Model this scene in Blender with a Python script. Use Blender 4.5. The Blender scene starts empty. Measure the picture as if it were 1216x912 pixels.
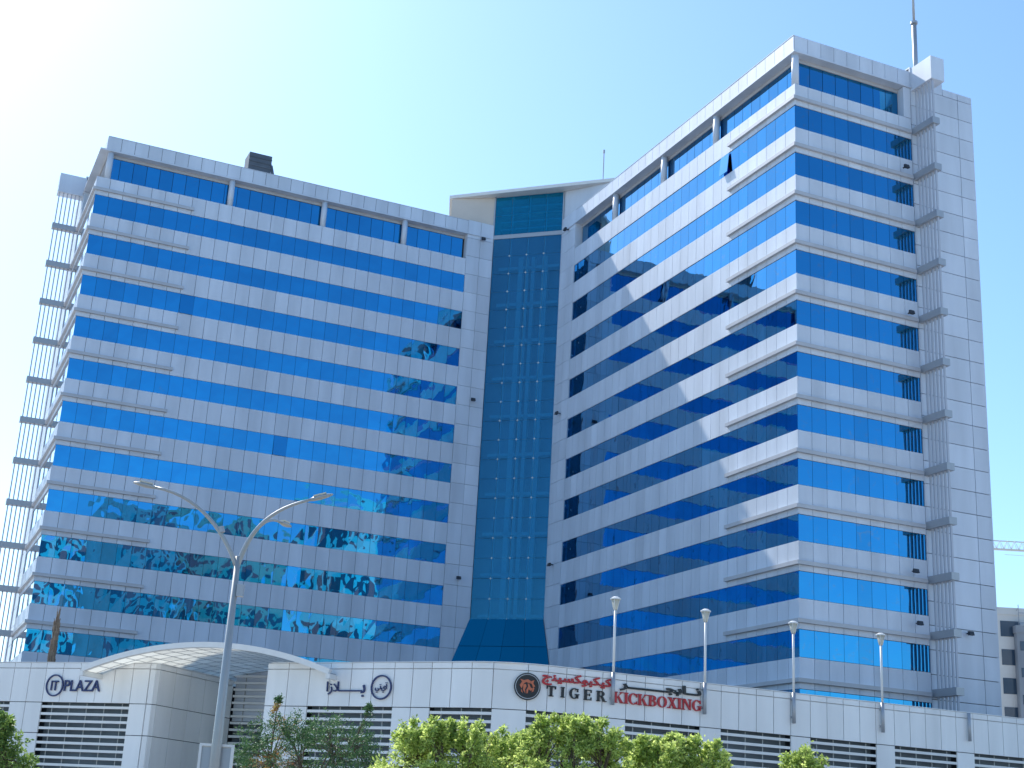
import bpy, math, random
from mathutils import Vector, Matrix
random.seed(7)
C = bpy.context.scene.collection
rad = math.radians

# ------------------------------------------------------------------ camera
PITCH, ROLL, FPX = 0.309621, 0.0562176, 1683.9
cam = bpy.data.cameras.new('camera'); camo = bpy.data.objects.new('camera', cam); C.objects.link(camo)
cam.sensor_width = 36.0; cam.sensor_fit = 'HORIZONTAL'; cam.lens = FPX / 1216 * 36
cam.clip_start = 0.2; cam.clip_end = 6000
fw = Vector((0, math.cos(PITCH), math.sin(PITCH))); rt = Vector((1, 0, 0)); up = rt.cross(fw)
r2 = math.cos(ROLL) * rt + math.sin(ROLL) * up; u2 = -math.sin(ROLL) * rt + math.cos(ROLL) * up
m = Matrix((r2, u2, -fw)).transposed().to_4x4(); m.translation = Vector((0, 0, 1.6)); camo.matrix_world = m
bpy.context.scene.camera = camo

# ------------------------------------------------------------------ light
YAW = 0.409927
cY, sY = math.cos(YAW), math.sin(YAW)
sl = Vector((-1.0, 4.44, 4.3))
SUN = Vector((sl.x * cY - sl.y * sY, sl.x * sY + sl.y * cY, sl.z)).normalized()
world = bpy.data.worlds.new('World'); bpy.context.scene.world = world; world.use_nodes = True
nt = world.node_tree; nt.nodes.clear()
sky = nt.nodes.new('ShaderNodeTexSky'); sky.sky_type = 'NISHITA'; sky.sun_disc = False
sky.sun_elevation = math.asin(SUN.z); sky.sun_rotation = math.atan2(SUN.x, SUN.y)
sky.air_density = 1.1; sky.dust_density = 0.85; sky.ozone_density = 2.6; sky.altitude = 0
bg = nt.nodes.new('ShaderNodeBackground'); bg.inputs['Strength'].default_value = 0.12
tint = nt.nodes.new('ShaderNodeMix'); tint.data_type = 'RGBA'; tint.blend_type = 'MULTIPLY'; tint.inputs[0].default_value = 1.0; tint.inputs[7].default_value = (0.62, 0.77, 0.87, 1)   # cool tint on the sky in place of white balance, less red in the skylight
wo = nt.nodes.new('ShaderNodeOutputWorld')
nt.links.new(sky.outputs[0], tint.inputs[6]); nt.links.new(tint.outputs[2], bg.inputs[0]); nt.links.new(bg.outputs[0], wo.inputs[0])
sd = bpy.data.lights.new('sun', 'SUN'); sd.energy = 2.35; sd.angle = rad(0.53); sd.color = (1.0, 0.95, 0.87)
so = bpy.data.objects.new('sun', sd); C.objects.link(so); so.rotation_euler = (-SUN).to_track_quat('-Z', 'Y').to_euler()
sc = bpy.context.scene
sc.view_settings.view_transform = 'Standard'; sc.view_settings.look = 'None'
sc.view_settings.exposure = 1.2; sc.view_settings.gamma = 1.0; sc.view_settings.use_curve_mapping = False
sc.cycles.max_bounces = 8; sc.cycles.transparent_max_bounces = 12

# ------------------------------------------------------------------ materials
def mat(name, col, rough=0.5, metal=0.0, vary=0.0, dirt=0.0, dscale=0.25, bump=0.0, bscale=1.0, trans=0.0,
        spec=0.5, col2=None, streak=False, coat=0.0):
    m = bpy.data.materials.new(name); m.use_nodes = True
    n = m.node_tree; L = n.links; b = n.nodes['Principled BSDF']
    b.inputs['Roughness'].default_value = rough; b.inputs['Metallic'].default_value = metal
    b.inputs['Specular IOR Level'].default_value = spec; b.inputs['Coat Weight'].default_value = coat; b.inputs['Coat Roughness'].default_value = 0.01
    rgb = n.nodes.new('ShaderNodeRGB'); rgb.outputs[0].default_value = (*col, 1); out = rgb.outputs[0]
    tc = n.nodes.new('ShaderNodeTexCoord')
    if col2 or vary:
        ge = n.nodes.new('ShaderNodeNewGeometry')
    if col2:
        mx = n.nodes.new('ShaderNodeMix'); mx.data_type = 'RGBA'
        L.new(ge.outputs['Random Per Island'], mx.inputs[0]); L.new(out, mx.inputs[6]); mx.inputs[7].default_value = (*col2, 1)
        out = mx.outputs[2]
    if vary:
        mr = n.nodes.new('ShaderNodeMapRange'); mr.inputs[3].default_value = 1 - vary; mr.inputs[4].default_value = 1 + vary
        L.new(ge.outputs['Random Per Island'], mr.inputs[0])
        hs = n.nodes.new('ShaderNodeHueSaturation'); L.new(mr.outputs[0], hs.inputs['Value']); L.new(out, hs.inputs['Color'])
        out = hs.outputs[0]
    if dirt:
        mp = n.nodes.new('ShaderNodeMapping'); L.new(tc.outputs['Object'], mp.inputs[0])
        mp.inputs['Scale'].default_value = (1.6, 1.6, 0.25) if streak else (1, 1, 1)
        nz = n.nodes.new('ShaderNodeTexNoise'); nz.inputs['Scale'].default_value = dscale; nz.inputs['Detail'].default_value = 6
        L.new(mp.outputs[0], nz.inputs['Vector'])
        mr2 = n.nodes.new('ShaderNodeMapRange'); mr2.inputs[1].default_value = 0.3; mr2.inputs[2].default_value = 0.7
        mr2.inputs[3].default_value = 1 - dirt; mr2.inputs[4].default_value = 1.0 + dirt * 0.3
        L.new(nz.outputs[0], mr2.inputs[0])
        hs2 = n.nodes.new('ShaderNodeHueSaturation'); L.new(mr2.outputs[0], hs2.inputs['Value']); L.new(out, hs2.inputs['Color'])
        out = hs2.outputs[0]
    L.new(out, b.inputs['Base Color'])
    if bump:
        nb = n.nodes.new('ShaderNodeTexNoise'); nb.inputs['Scale'].default_value = bscale; nb.inputs['Detail'].default_value = 2
        L.new(tc.outputs['Object'], nb.inputs['Vector'])
        bp = n.nodes.new('ShaderNodeBump'); bp.inputs['Strength'].default_value = 1.0; bp.inputs['Distance'].default_value = bump
        L.new(nb.outputs[0], bp.inputs['Height']); L.new(bp.outputs[0], b.inputs['Normal'])
    if trans:
        tr = n.nodes.new('ShaderNodeBsdfTranslucent'); L.new(out, tr.inputs['Color'])
        ms = n.nodes.new('ShaderNodeMixShader'); ms.inputs[0].default_value = trans
        L.new(b.outputs[0], ms.inputs[1]); L.new(tr.outputs[0], ms.inputs[2])
        L.new(ms.outputs[0], n.nodes['Material Output'].inputs['Surface'])
    return m

M = {}
M['clad'] = mat('silver_cladding', (0.66, 0.72, 0.81), 0.5, 0.0, vary=0.06, dirt=0.16, dscale=0.35, streak=True)
M['clad_white'] = mat('pale_cladding', (0.88, 0.88, 0.87), 0.45, 0.0, vary=0.035, dirt=0.12, dscale=0.4, streak=True)
M['dark'] = mat('dark_joint', (0.035, 0.045, 0.06), 0.7)
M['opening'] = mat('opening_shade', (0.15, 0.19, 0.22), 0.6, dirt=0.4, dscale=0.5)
M['grey'] = mat('grey_metal', (0.42, 0.44, 0.47), 0.45, 0.4)
M['steel'] = mat('pale_steel', (0.44, 0.45, 0.44), 0.45, 0.3, dirt=0.08, dscale=2)
M['white'] = mat('white_paint', (0.80, 0.80, 0.78), 0.45, 0.0, dirt=0.05, dscale=1.5)
M['fin'] = mat('fin_metal', (0.48, 0.51, 0.58), 0.5, 0.0)
M['ledge'] = mat('ledge_metal', (0.52, 0.53, 0.56), 0.45, 0.1, dirt=0.1, dscale=0.5)
M['glass'] = mat('blue_mirror_glass', (0.006, 0.232, 0.465), 0.015, 1.0, vary=0.10, bump=0.014, bscale=0.42, coat=0.8)
M['glass_wavy'] = mat('wavy_blue_mirror_glass', (0.004, 0.225, 0.455), 0.015, 1.0, vary=0.09, bump=0.045, bscale=0.33, coat=0.8)
M['glass_dark'] = mat('dark_skirt_glass', (0.004, 0.15, 0.25), 0.05, 1.0, vary=0.08, bump=0.03, bscale=0.4)
M['beige'] = mat('beige_render', (0.66, 0.60, 0.54), 0.8, dirt=0.12, dscale=0.3)
M['roof'] = mat('roof_gravel', (0.35, 0.34, 0.32), 0.9, dirt=0.2, dscale=0.5)
M['vault'] = mat('white_vault_sheet', (0.86, 0.86, 0.82), 0.5, vary=0.06, trans=0.65)
M['red'] = mat('red_letters', (0.50, 0.02, 0.03), 0.4)
M['black'] = mat('black_letters', (0.012, 0.015, 0.02), 0.4)
M['navy'] = mat('navy_letters', (0.015, 0.03, 0.13), 0.35)
M['orange'] = mat('orange_emblem', (0.58, 0.16, 0.08), 0.5)
M['bark'] = mat('bark', (0.16, 0.12, 0.085), 0.9, dirt=0.3, dscale=6)
M['palm'] = mat('palm_fibre', (0.34, 0.25, 0.18), 0.9, vary=0.3, dirt=0.3, dscale=5)
M['leaf_y'] = mat('leaf_lime', (0.30, 0.44, 0.10), 0.5, col2=(0.66, 0.74, 0.24), vary=0.35, trans=0.6)
M['leaf_g'] = mat('leaf_green', (0.12, 0.24, 0.06), 0.5, col2=(0.26, 0.36, 0.09), vary=0.3, trans=0.45)
M['leaf_d'] = mat('leaf_dark', (0.05, 0.14, 0.06), 0.55, col2=(0.11, 0.20, 0.07), vary=0.3, trans=0.35)
M['leaf_o'] = mat('leaf_orange', (0.42, 0.17, 0.07), 0.55, col2=(0.32, 0.30, 0.08), vary=0.2, trans=0.4)
M['asphalt'] = mat('asphalt', (0.05, 0.05, 0.052), 0.85, dirt=0.3, dscale=0.6)
M['paving'] = mat('paving', (0.32, 0.30, 0.27), 0.8, dirt=0.2, dscale=0.8)
M['sand'] = mat('sand_ground', (0.52, 0.48, 0.42), 0.9, dirt=0.25, dscale=0.05)
M['lamp_glass'] = mat('lamp_glass', (0.72, 0.70, 0.60), 0.15, trans=0.3)
M['far_beige'] = mat('far_beige', (0.50, 0.44, 0.38), 0.85, dirt=0.15, dscale=0.2)
M['far_grey'] = mat('far_grey', (0.33, 0.36, 0.40), 0.8, vary=0.12, dirt=0.15, dscale=0.2)
M['far_white'] = mat('far_white', (0.78, 0.77, 0.74), 0.8, dirt=0.12, dscale=0.2)
M['far_glass'] = mat('far_glass', (0.05, 0.09, 0.14), 0.08, 0.0, vary=0.2)
M['mech'] = mat('mech_unit', (0.10, 0.12, 0.15), 0.6, vary=0.2, dirt=0.2, dscale=1)
M['crane'] = mat('crane_paint', (0.62, 0.62, 0.60), 0.6)

def curtain_glass(name, gc, tcol, dif):
    m = bpy.data.materials.new(name); m.use_nodes = True; n = m.node_tree; L = n.links
    n.nodes.clear(); o = n.nodes.new('ShaderNodeOutputMaterial')
    g = n.nodes.new('ShaderNodeBsdfGlossy'); g.inputs['Color'].default_value = (*gc, 1); g.inputs['Roughness'].default_value = 0.06
    t = n.nodes.new('ShaderNodeBsdfTransparent'); t.inputs['Color'].default_value = (*tcol, 1)
    tc = n.nodes.new('ShaderNodeTexCoord'); nz = n.nodes.new('ShaderNodeTexNoise'); nz.inputs['Scale'].default_value = 0.4
    L.new(tc.outputs['Object'], nz.inputs['Vector'])
    bp = n.nodes.new('ShaderNodeBump'); bp.inputs['Distance'].default_value = 0.03; L.new(nz.outputs[0], bp.inputs['Height'])
    L.new(bp.outputs[0], g.inputs['Normal'])
    ms = n.nodes.new('ShaderNodeMixShader'); ms.inputs[0].default_value = 0.80
    L.new(g.outputs[0], ms.inputs[1]); L.new(t.outputs[0], ms.inputs[2])
    df = n.nodes.new('ShaderNodeBsdfDiffuse'); df.inputs['Color'].default_value = (*dif, 1)
    m2 = n.nodes.new('ShaderNodeMixShader'); m2.inputs[0].default_value = 0.16; L.new(ms.outputs[0], m2.inputs[1]); L.new(df.outputs[0], m2.inputs[2]); L.new(m2.outputs[0], o.inputs[0])
    return m
M['curtain'] = curtain_glass('teal_curtain_glass', (0.06, 0.34, 0.56), (0.42, 0.80, 0.95), (0.12, 0.30, 0.42))
M['curtain_top'] = curtain_glass('turquoise_curtain_glass', (0.03, 0.38, 0.58), (0.15, 0.72, 0.90), (0.04, 0.34, 0.48))

# ------------------------------------------------------------------ mesh helpers
HEX = [(0, 3, 2, 1), (4, 5, 6, 7), (0, 1, 5, 4), (1, 2, 6, 5), (2, 3, 7, 6), (3, 0, 4, 7)]
class MB:
    def __init__(s): s.v = []; s.f = []; s.sm = False
    def hexa(s, p):
        a, b, d, e = Vector(p[0]), Vector(p[1]), Vector(p[3]), Vector(p[4])
        flip = (b - a).cross(d - a).dot(e - a) < 0
        k = len(s.v); s.v += [tuple(q) for q in p]
        for f in HEX:
            f = tuple(k + i for i in f); s.f.append(f[::-1] if flip else f)
    def box(s, x0, x1, y0, y1, z0, z1):
        s.hexa([(x0, y0, z0), (x1, y0, z0), (x1, y1, z0), (x0, y1, z0), (x0, y0, z1), (x1, y0, z1), (x1, y1, z1), (x0, y1, z1)])
    def prism(s, poly, z0, z1):
        A = sum(poly[i][0] * poly[(i + 1) % len(poly)][1] - poly[(i + 1) % len(poly)][0] * poly[i][1] for i in range(len(poly)))
        if A < 0: poly = poly[::-1]
        k = len(s.v); n = len(poly)
        s.v += [(x, y, z0) for x, y in poly] + [(x, y, z1) for x, y in poly]
        s.f.append(tuple(k + i for i in reversed(range(n)))); s.f.append(tuple(k + n + i for i in range(n)))
        for i in range(n):
            j = (i + 1) % n; s.f.append((k + i, k + j, k + n + j, k + n + i))
    def tube(s, pts, rs, n=8, cap=True):
        pts = [Vector(p) for p in pts]
        if not hasattr(rs, '__len__'): rs = [rs] * len(pts)
        k = len(s.v); ref = None
        for i, p in enumerate(pts):
            t = (pts[min(i + 1, len(pts) - 1)] - pts[max(i - 1, 0)]).normalized()
            if ref is None: ref = Vector((1, 0, 0)) if abs(t.x) < 0.9 else Vector((0, 1, 0))
            a = (ref - t * ref.dot(t)).normalized(); ref = a; b = t.cross(a)
            for j in range(n):
                w = 2 * math.pi * j / n
                s.v.append(tuple(p + rs[i] * (math.cos(w) * a + math.sin(w) * b)))
        for i in range(len(pts) - 1):
            for j in range(n):
                q = (j + 1) % n
                s.f.append((k + i * n + j, k + i * n + q, k + (i + 1) * n + q, k + (i + 1) * n + j))
        if cap:
            s.f.append(tuple(k + j for j in reversed(range(n)))); e = k + (len(pts) - 1) * n
            s.f.append(tuple(e + j for j in range(n)))
    def quad(s, a, b, c, d):
        k = len(s.v); s.v += [tuple(a), tuple(b), tuple(c), tuple(d)]; s.f.append((k, k + 1, k + 2, k + 3))
    def build(s, name, m, parent=None, smooth=False):
        me = bpy.data.meshes.new(name); me.from_pydata(s.v, [], s.f); me.validate()
        me.materials.append(M[m] if isinstance(m, str) else m)
        if smooth:
            for p in me.polygons: p.use_smooth = True
        o = bpy.data.objects.new(name, me); C.objects.link(o)
        if parent: o.parent = parent
        return o
class Face:
    """A vertical plane: origin, direction along it, outward normal."""
    def __init__(s, o, t, n): s.o = Vector(o); s.t = Vector(t).normalized(); s.n = Vector(n).normalized()
    def P(s, t, d, z): q = s.o + s.t * t + s.n * d; return (q.x, q.y, z)
    def slab(s, mb, t0, t1, z0, z1, d0, d1, jit=0.0, tilt=0.0):
        J = [random.uniform(-jit, jit) for _ in range(4)]
        mb.hexa([s.P(t0, d0, z0), s.P(t1, d0, z0), s.P(t1, d1 + J[0] + tilt, z0), s.P(t0, d1 + J[1] + tilt, z0),
                 s.P(t0, d0, z1), s.P(t1, d0, z1), s.P(t1, d1 + J[2], z1), s.P(t0, d1 + J[3], z1)])
    def row(s, mb, t0, t1, n, z0, z1, d0=0.0, d1=0.06, gap=0.035, jit=0.0):
        w = (t1 - t0) / n
        for i in range(n):
            s.slab(mb, t0 + i * w + gap / 2, t0 + (i + 1) * w - gap / 2, z0 + gap / 2, z1 - gap / 2, d0, d1, jit)
def tag(o, label=None, cat=None, group=None, kind=None):
    if label: o['label'] = label
    if cat: o['category'] = cat
    if group: o['group'] = group
    if kind: o['kind'] = kind
    return o
def empty(name, loc, rz=0.0):
    o = bpy.data.objects.new(name, None); C.objects.link(o); o.location = loc; o.rotation_euler = (0, 0, rz); o.empty_display_size = 0.5
    return o
def copy_tree(o, parent=None):
    c = o.copy(); C.objects.link(c); c.parent = parent
    for ch in list(o.children): copy_tree(ch, c)
    return c

# ------------------------------------------------------------------ ground
g = MB(); g.box(-3000, 3000, -3000, 3000, -1, 0); tag(g.build('ground', 'sand'), kind='structure')
g = MB(); g.box(-400, 400, 8, 22, 0, 0.004); tag(g.build('road', 'asphalt'), kind='structure')
g = MB(); g.box(-400, 400, 22, 36, 0, 0.13); tag(g.build('pavement', 'paving'), kind='structure')
g = MB(); g.box(-400, 400, -6, 8, 0, 0.13); tag(g.build('near_pavement', 'paving'), kind='structure')
g = MB()
for i in range(-60, 60): g.box(i * 6, i * 6 + 3, 14.92, 15.08, 0.004, 0.008)
tag(g.build('road_marking', 'white'), kind='structure')

# ------------------------------------------------------------------ the office building
B = empty('office_building', (2.21, 134.85, 0), YAW)
tag(B, 'tall L shaped office building with blue mirror window bands and silver cladding', 'office building')
FH, ZT, WH, PW = 3.9, 58.725, 1.831, 1.2552
E0 = 44.4                                    # outer end of each wing
wall, back = MB(), MB()
roofm = MB()
LF = Face((0, 0), (-1, 0), (0, -1)); RF = Face((0, 0), (0, -1), (-1, 0))
LE = Face((-E0, 0), (0, 1), (-1, 0)); RE = Face((0, -E0), (1, 0), (0, -1))
def wing(front, end, mp, left):
    p0 = 8.2 if left else 7.92               # where the window bands begin
    c0 = 5.36 if left else 4.82              # inner edge of the plain pier
    n = 29; G = 'glass_wavy' if left else 'glass'
    def bx(mb, a0, a1, b0, b1, z0, z1):
        x0, y0 = mp(a0, b0); x1, y1 = mp(a1, b1)
        mb.box(min(x0, x1), max(x0, x1), min(y0, y1), max(y0, y1), z0, z1)
    bx(back, c0 + 0.3, E0 - 0.12, 0.12, 17.0, 0, 56.6)
    bx(back, c0 + 0.3, E0 - 0.8, 0.8, 16.4, 56.6, 59.28)
    bx(wall, c0 + 0.3, E0 + 0.12, -0.12, 10.95, 59.28, 59.42)       # eave slab
    bx(roofm, c0 + 0.4, E0 - 0.6, 0.3, 16.9, 59.42, 59.6)
    pe = E0 - (0.45 if left else 0.0)
    bx(back, p0, pe - 0.08, 0.012, 0.3, 59.43, 60.7); bx(back, pe - 0.35, pe - 0.07, 0.3, 10.9, 59.43, 60.7)
    # parapet panels
    ea = E0 - (0.45 if left else 0.0)
    front.row(wall, p0, ea, n, 59.44, 60.72, 0.0, 0.06)
    LEp = Face(end.o - end.n * (E0 - ea), end.t, end.n)
    LEp.row(wall, 0.0, 10.9, 9, 59.44, 60.72, -0.06, 0.02)
    bx(wall, p0, ea, -0.08, 0.3, 60.72, 60.76); bx(wall, ea - 0.3, ea, 0.3, 10.9, 60.72, 60.76)
    # floors
    for k in range(0, 15):
        zt = ZT - k * FH; zb = zt - WH
        if k == 0:
            w = MB(); r = 0.68; f2 = Face(front.o - front.n * r, front.t, front.n)
            f2.row(w, p0 + 0.2, E0 - 0.68, n, 56.7, 58.95, -0.1, 0.0, 0.04, 0.002)
            tb = w.build('window_band', M[G], B)
            w2 = MB(); e2 = Face(end.o - end.n * r, end.t, end.n)
            e2.row(w2, 0.68, 10.2, 8, 56.7, 58.95, -0.1, 0.0, 0.04, 0.002); w2.build('window_band', M['glass'], B)
            fr = MB(); f2.slab(fr, p0, E0 - 0.66, 58.97, 59.27, -0.1, 0.03); e2.slab(fr, 0.66, 10.2, 58.97, 59.27, -0.1, 0.03)
            fr.build('window_header', 'ledge', B)
        else:
            w = MB(); pw = (E0 - 0.06 - p0) / n
            for i in range(n):
                tl = 0.0
                if left and ((k == 3 and i == 21) or (k == 6 and i == 13)): tl = 0.12
                front.slab(w, p0 + i * pw + 0.012, p0 + (i + 1) * pw - 0.012, zb, zt, -0.1, -0.055, 0.006 if left else 0.0025, tl)
            w.build('window_band', M[G], B)
            w = MB(); end.row(w, 0.06, 10.9, 9, zb, zt, -0.1, -0.055, 0.024, 0.002); w.build('window_band', M['glass'], B)
        # spandrel below this band
        s0 = ZT - (k + 1) * FH if k else 54.825
        s1 = zb if k else 56.62
        if s0 < 0.5: s0 = 0.0
        front.row(wall, p0, E0 + 0.05, n, s0, s1, -0.1, 0.0, jit=0.003); end.row(wall, 0, 10.9, 9, s0, s1, -0.1, 0.0, jit=0.003)
        if s0 > 3:
            l = MB(); a = E0 - 8.9; zl = s0 + 0.42
            front.slab(l, a, E0 + 0.24, zl, zl + 0.27, -0.02, 0.24); end.slab(l, 0.002, 10.75, zl, zl + 0.27, -0.02, 0.24)
            l.build('ledge', 'ledge', B)
    # top terrace columns
    cols = (0.9, 12.2, 21.3, 29.6) if left else (0.35, 11.4, 19.9, 28.8)
    for c in cols:
        l = MB(); x, y = mp(E0 - c, 0.31); l.tube([(x, y, 56.55), (x, y, 59.3)], 0.28, 20); l.build('column', 'clad', B, True)
    end.row(wall, 10.2, 10.9, 1, 56.63, 59.27, -1.2, 0.0)
    # plain pier by the glass corner
    z = 60.86; bx(back, c0 + 0.3, p0 - 0.05, 0.1, 1.2, 55, 60.7)
    while z > 0:
        front.row(wall, c0, p0, 2, max(z - 1.95, 0), z, -0.1, 0.02, 0.03, 0.002); z -= 1.95
    front_side = Face(front.o + front.t * p0, -front.n, front.t)     # small return above roof level
    front_side.slab(wall, 0.1, 1.2, 56.6, 60.84, -0.1, 0.01)
    # end pier behind the screen
    bx(back, E0 - 7, E0 - 0.12, 10.95, 17.0, 0, 60.0); bx(back, E0 - 2.0, E0 - 0.12, 10.95, 14.0, 60, 61.1)
    z = 61.2
    while z > 0:
        z1 = max(z - 1.69, 0)
        if z > 60.2: end.row(wall, 10.9, 14.1, 1, 59.51, z, -0.1, 0.02)
        else: end.row(wall, 10.9, 13.1, 1, z1, z, -0.1, 0.02, 0.05, 0.003)
        zz = z if z < 60.2 else 60.1
        end.row(wall, 13.1 if z < 60.2 else 14.1, 15.6, 1, z1, zz, -0.1, 0.02, 0.05, 0.003); end.row(wall, 15.6, 17.05, 1, z1, zz, -0.1, 0.02, 0.05, 0.003)
        z -= 1.69
    bside = Face(end.o + end.t * 17.0, -end.n, end.t)                # far side of the pier
    zz = 60.1
    while zz > 0:
        bside.row(wall, 0.0, 7.0, 3, max(zz - 1.69, 0), zz, -0.1, 0.03); zz -= 1.69
    bx(wall, E0 - 7, E0, 13.0, 17.0, 60.0, 60.12); bx(wall, E0 - 2.1, E0 - 0.02, 10.93, 14.08, 61.1, 61.22)
    # vertical fin screen
    scr = MB(); bx(scr, E0 - 2.0, E0 + 2.4, 10.97, 12.25, 59.06, 61.02); scr.build('screen_head', 'clad', B)
    for k in range(0, 14):
        zl = ZT - (k + 1) * FH + 0.42
        s = MB(); bx(s, E0 + 0.02, E0 + 2.42, 10.93, 11.6, zl - 0.02, zl + 0.5); s.build('screen_bracket', 'grey', B)
        z0, z1 = zl + 0.48, (zl + FH - 0.02 if k else 59.08)
        s = MB()
        for i in range(6): bx(s, E0 + 0.26 + i * 0.38, E0 + 0.37 + i * 0.38, 11.16, 11.30, z0, z1)
        s.build('screen_fins', 'fin', B)
wing(LF, LE, lambda a, b: (-a, b), True)
wing(RF, RE, lambda a, b: (b, -a), False)
# core behind the glass corner
core = [(-9.15, 2.63), (-5.3, 0.15), (-5.1, 1.8), (1.6, -3.8), (0.15, -4.8), (3.52, -9.8), (9, -8), (9, 9), (-9, 9)]
cm = MB(); cm.prism([(-5.1, 2.6), (2.6, -4.4), (9, -8), (9, 9), (-6.2, 9)], 0, 64.0); cm.build('core_wall', 'grey', B)
cl = Face((-9.15, 2.63), (3.85, -2.53), (-2.53, -3.85)); cr = Face((0.1, -4.85), (3.42, -4.95), (-4.95, -3.42))
w = MB(); cl.slab(w, 0, 4.5, 58.5, 64.0, -0.4, 0.0); w.build('core_wall', 'beige', B)
w = MB(); cr.slab(w, 0.05, 6.0, 58.5, 64.0, -0.4, 0.0); w.build('core_wall', 'clad', B)
w = MB(); w.prism([(-9.4, 2.75), (3.9, -10.2), (10, -9), (10, 10), (-6.2, 10.9)], 64.02, 64.36); w.build('core_roof', 'white', B)
D0 = Vector((-5.34, 0.0)); D1 = Vector((0.0, -4.85)); DL = (D1 - D0).length
DF = Face(D0, D1 - D0, (-(D0.y - D1.y), -(D1.x - D0.x)))
cg, fit = MB(), MB()
z = 20.8; rows = []
while z < 59.2: rows.append((z, z + 1.925)); z += 1.925
for a, b_ in rows: DF.row(cg, 0.02, DL - 0.02, 4, a, b_, -0.03, 0.0, 0.03, 0.002)
glass = cg.build('curtain_glass', 'curtain', B)
cg2 = MB(); DF.row(cg2, 0.02, DL - 0.02, 4, 59.75, 61.85, -0.03, 0.0, 0.03); DF.row(cg2, 0.02, DL - 0.02, 4, 61.85, 63.95, -0.03, 0.0, 0.03)
cg2.build('curtain_glass', 'curtain_top', B)
tr = MB(); DF.slab(tr, 0, DL, z, 59.72, -0.2, 0.05); DF.slab(tr, -0.12, 0.02, 59.2, 64.0, -0.2, 0.06); DF.slab(tr, DL - 0.02, DL + 0.1, 59.2, 64, -0.2, 0.06)
tr.build('transom', 'grey', B)
for a, b_ in rows:
    for i in range(1, 4):
        t = DL * i / 4
        fit = MB(); DF.slab(fit, t - 0.10, t + 0.10, a - 0.025, a + 0.025, 0.005, 0.05); DF.slab(fit, t - 0.025, t + 0.025, a - 0.10, a + 0.10, 0.006, 0.049); fit.build('glass_fitting', 'white', B)
ins = MB()
for i, (t, wd) in enumerate(((2.5, 0.5), (3.9, 0.35), (5.0, 0.6))): DF.slab(ins, t, t + wd, 20, 57.5, -1.4, -0.9)
DF.slab(ins, 3.2, 3.5, 20, 57.5, -1.5, -1.2)
for i in range(1, 4): DF.slab(ins, DL * i / 4 - 0.04, DL * i / 4 + 0.04, 20.8, 64, -0.45, -0.3)
for k in range(0, 11): DF.slab(ins, 0.4, DL - 0.4, ZT - k * FH - 2.5, ZT - k * FH - 2.2, -1.9, -0.9)
for k in range(4): DF.slab(ins, 0.4, DL - 0.4, 60.6 + k * 0.8, 60.75 + k * 0.8, -1.7, -0.8)
ins.build('lift_structure', 'white', B)
# sloping glass skirt at the foot of the corner
sk, skr = MB(), MB()
def skp(i, z):
    e = (20.8 - z) / 3.8 * 1.46
    a = Vector((D0.x - 0.04 - e, -0.08)); b = Vector((-0.08, D1.y - 0.04 - e)); q = a.lerp(b, i); return Vector((q.x, q.y, z))
for i in range(4):
    for j in range(5):
        z1 = 20.8 - j * 2.6; z0 = z1 - 2.6
        p = [skp((i + .006) / 4, z0 + .02), skp((i + .994) / 4, z0 + .02), skp((i + .994) / 4, z1 - .02), skp((i + .006) / 4, z1 - .02)]
        off = Vector((-0.03, -0.03, 0.04)); sk.hexa(p + [q + off for q in p])
for i in range(5):
    a, b_ = skp(i / 4, 8.0), skp(i / 4, 20.8); skr.tube([a - Vector((-.1, -.1, .12)), b_ - Vector((-.1, -.1, .12))], 0.06, 6)
sk.build('skirt_glass', 'glass_dark', B); skr.build('skirt_rafters', 'grey', B)
back.build('inner_wall', 'dark', B); wall.build('cladding_wall', 'clad', B); roofm.build('roof', 'roof', B)
# opened window pane on the right wing
w = MB(); pt = RF.P(35.2, 0, 0)
w.hexa([RF.P(34.3, 0.17, 53.1), RF.P(35.5, 0.17, 53.1), RF.P(35.5, 0.22, 53.1), RF.P(34.3, 0.22, 53.1),
        RF.P(34.3, 0.0, 54.75), RF.P(35.5, 0.0, 54.75), RF.P(35.5, 0.05, 54.77), RF.P(34.3, 0.05, 54.77)])
tag(w.build('open_window', 'glass', B), 'single pane tilted open')
# small floodlights fixed on the piers and ledges
def flood(f, t, z, d=0.02):
    q = MB(); f.slab(q, t - 0.05, t + 0.05, z - 0.04, z + 0.04, d, d + 0.3); f.slab(q, t - 0.2, t + 0.2, z - 0.16, z + 0.12, d + 0.3, d + 0.46, 0, 0.1)
    q.build('floodlight', 'dark', B)
for t, z in ((6.6, 59.0), (6.6, 42.0), (6.9, 24.5)): flood(LF, t, z)
for t, z in ((6.4, 59.2), (6.4, 40.2), (6.3, 25.7)): flood(RF, t, z)
for t, z in ((9.8, 52.0), (9.4, 20.8), (9.6, 17.2), (9.7, 9.2), (9.8, 40.1)): flood(RE, t, z, 0.2)
flood(RE, 14.2, 17.0)

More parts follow.
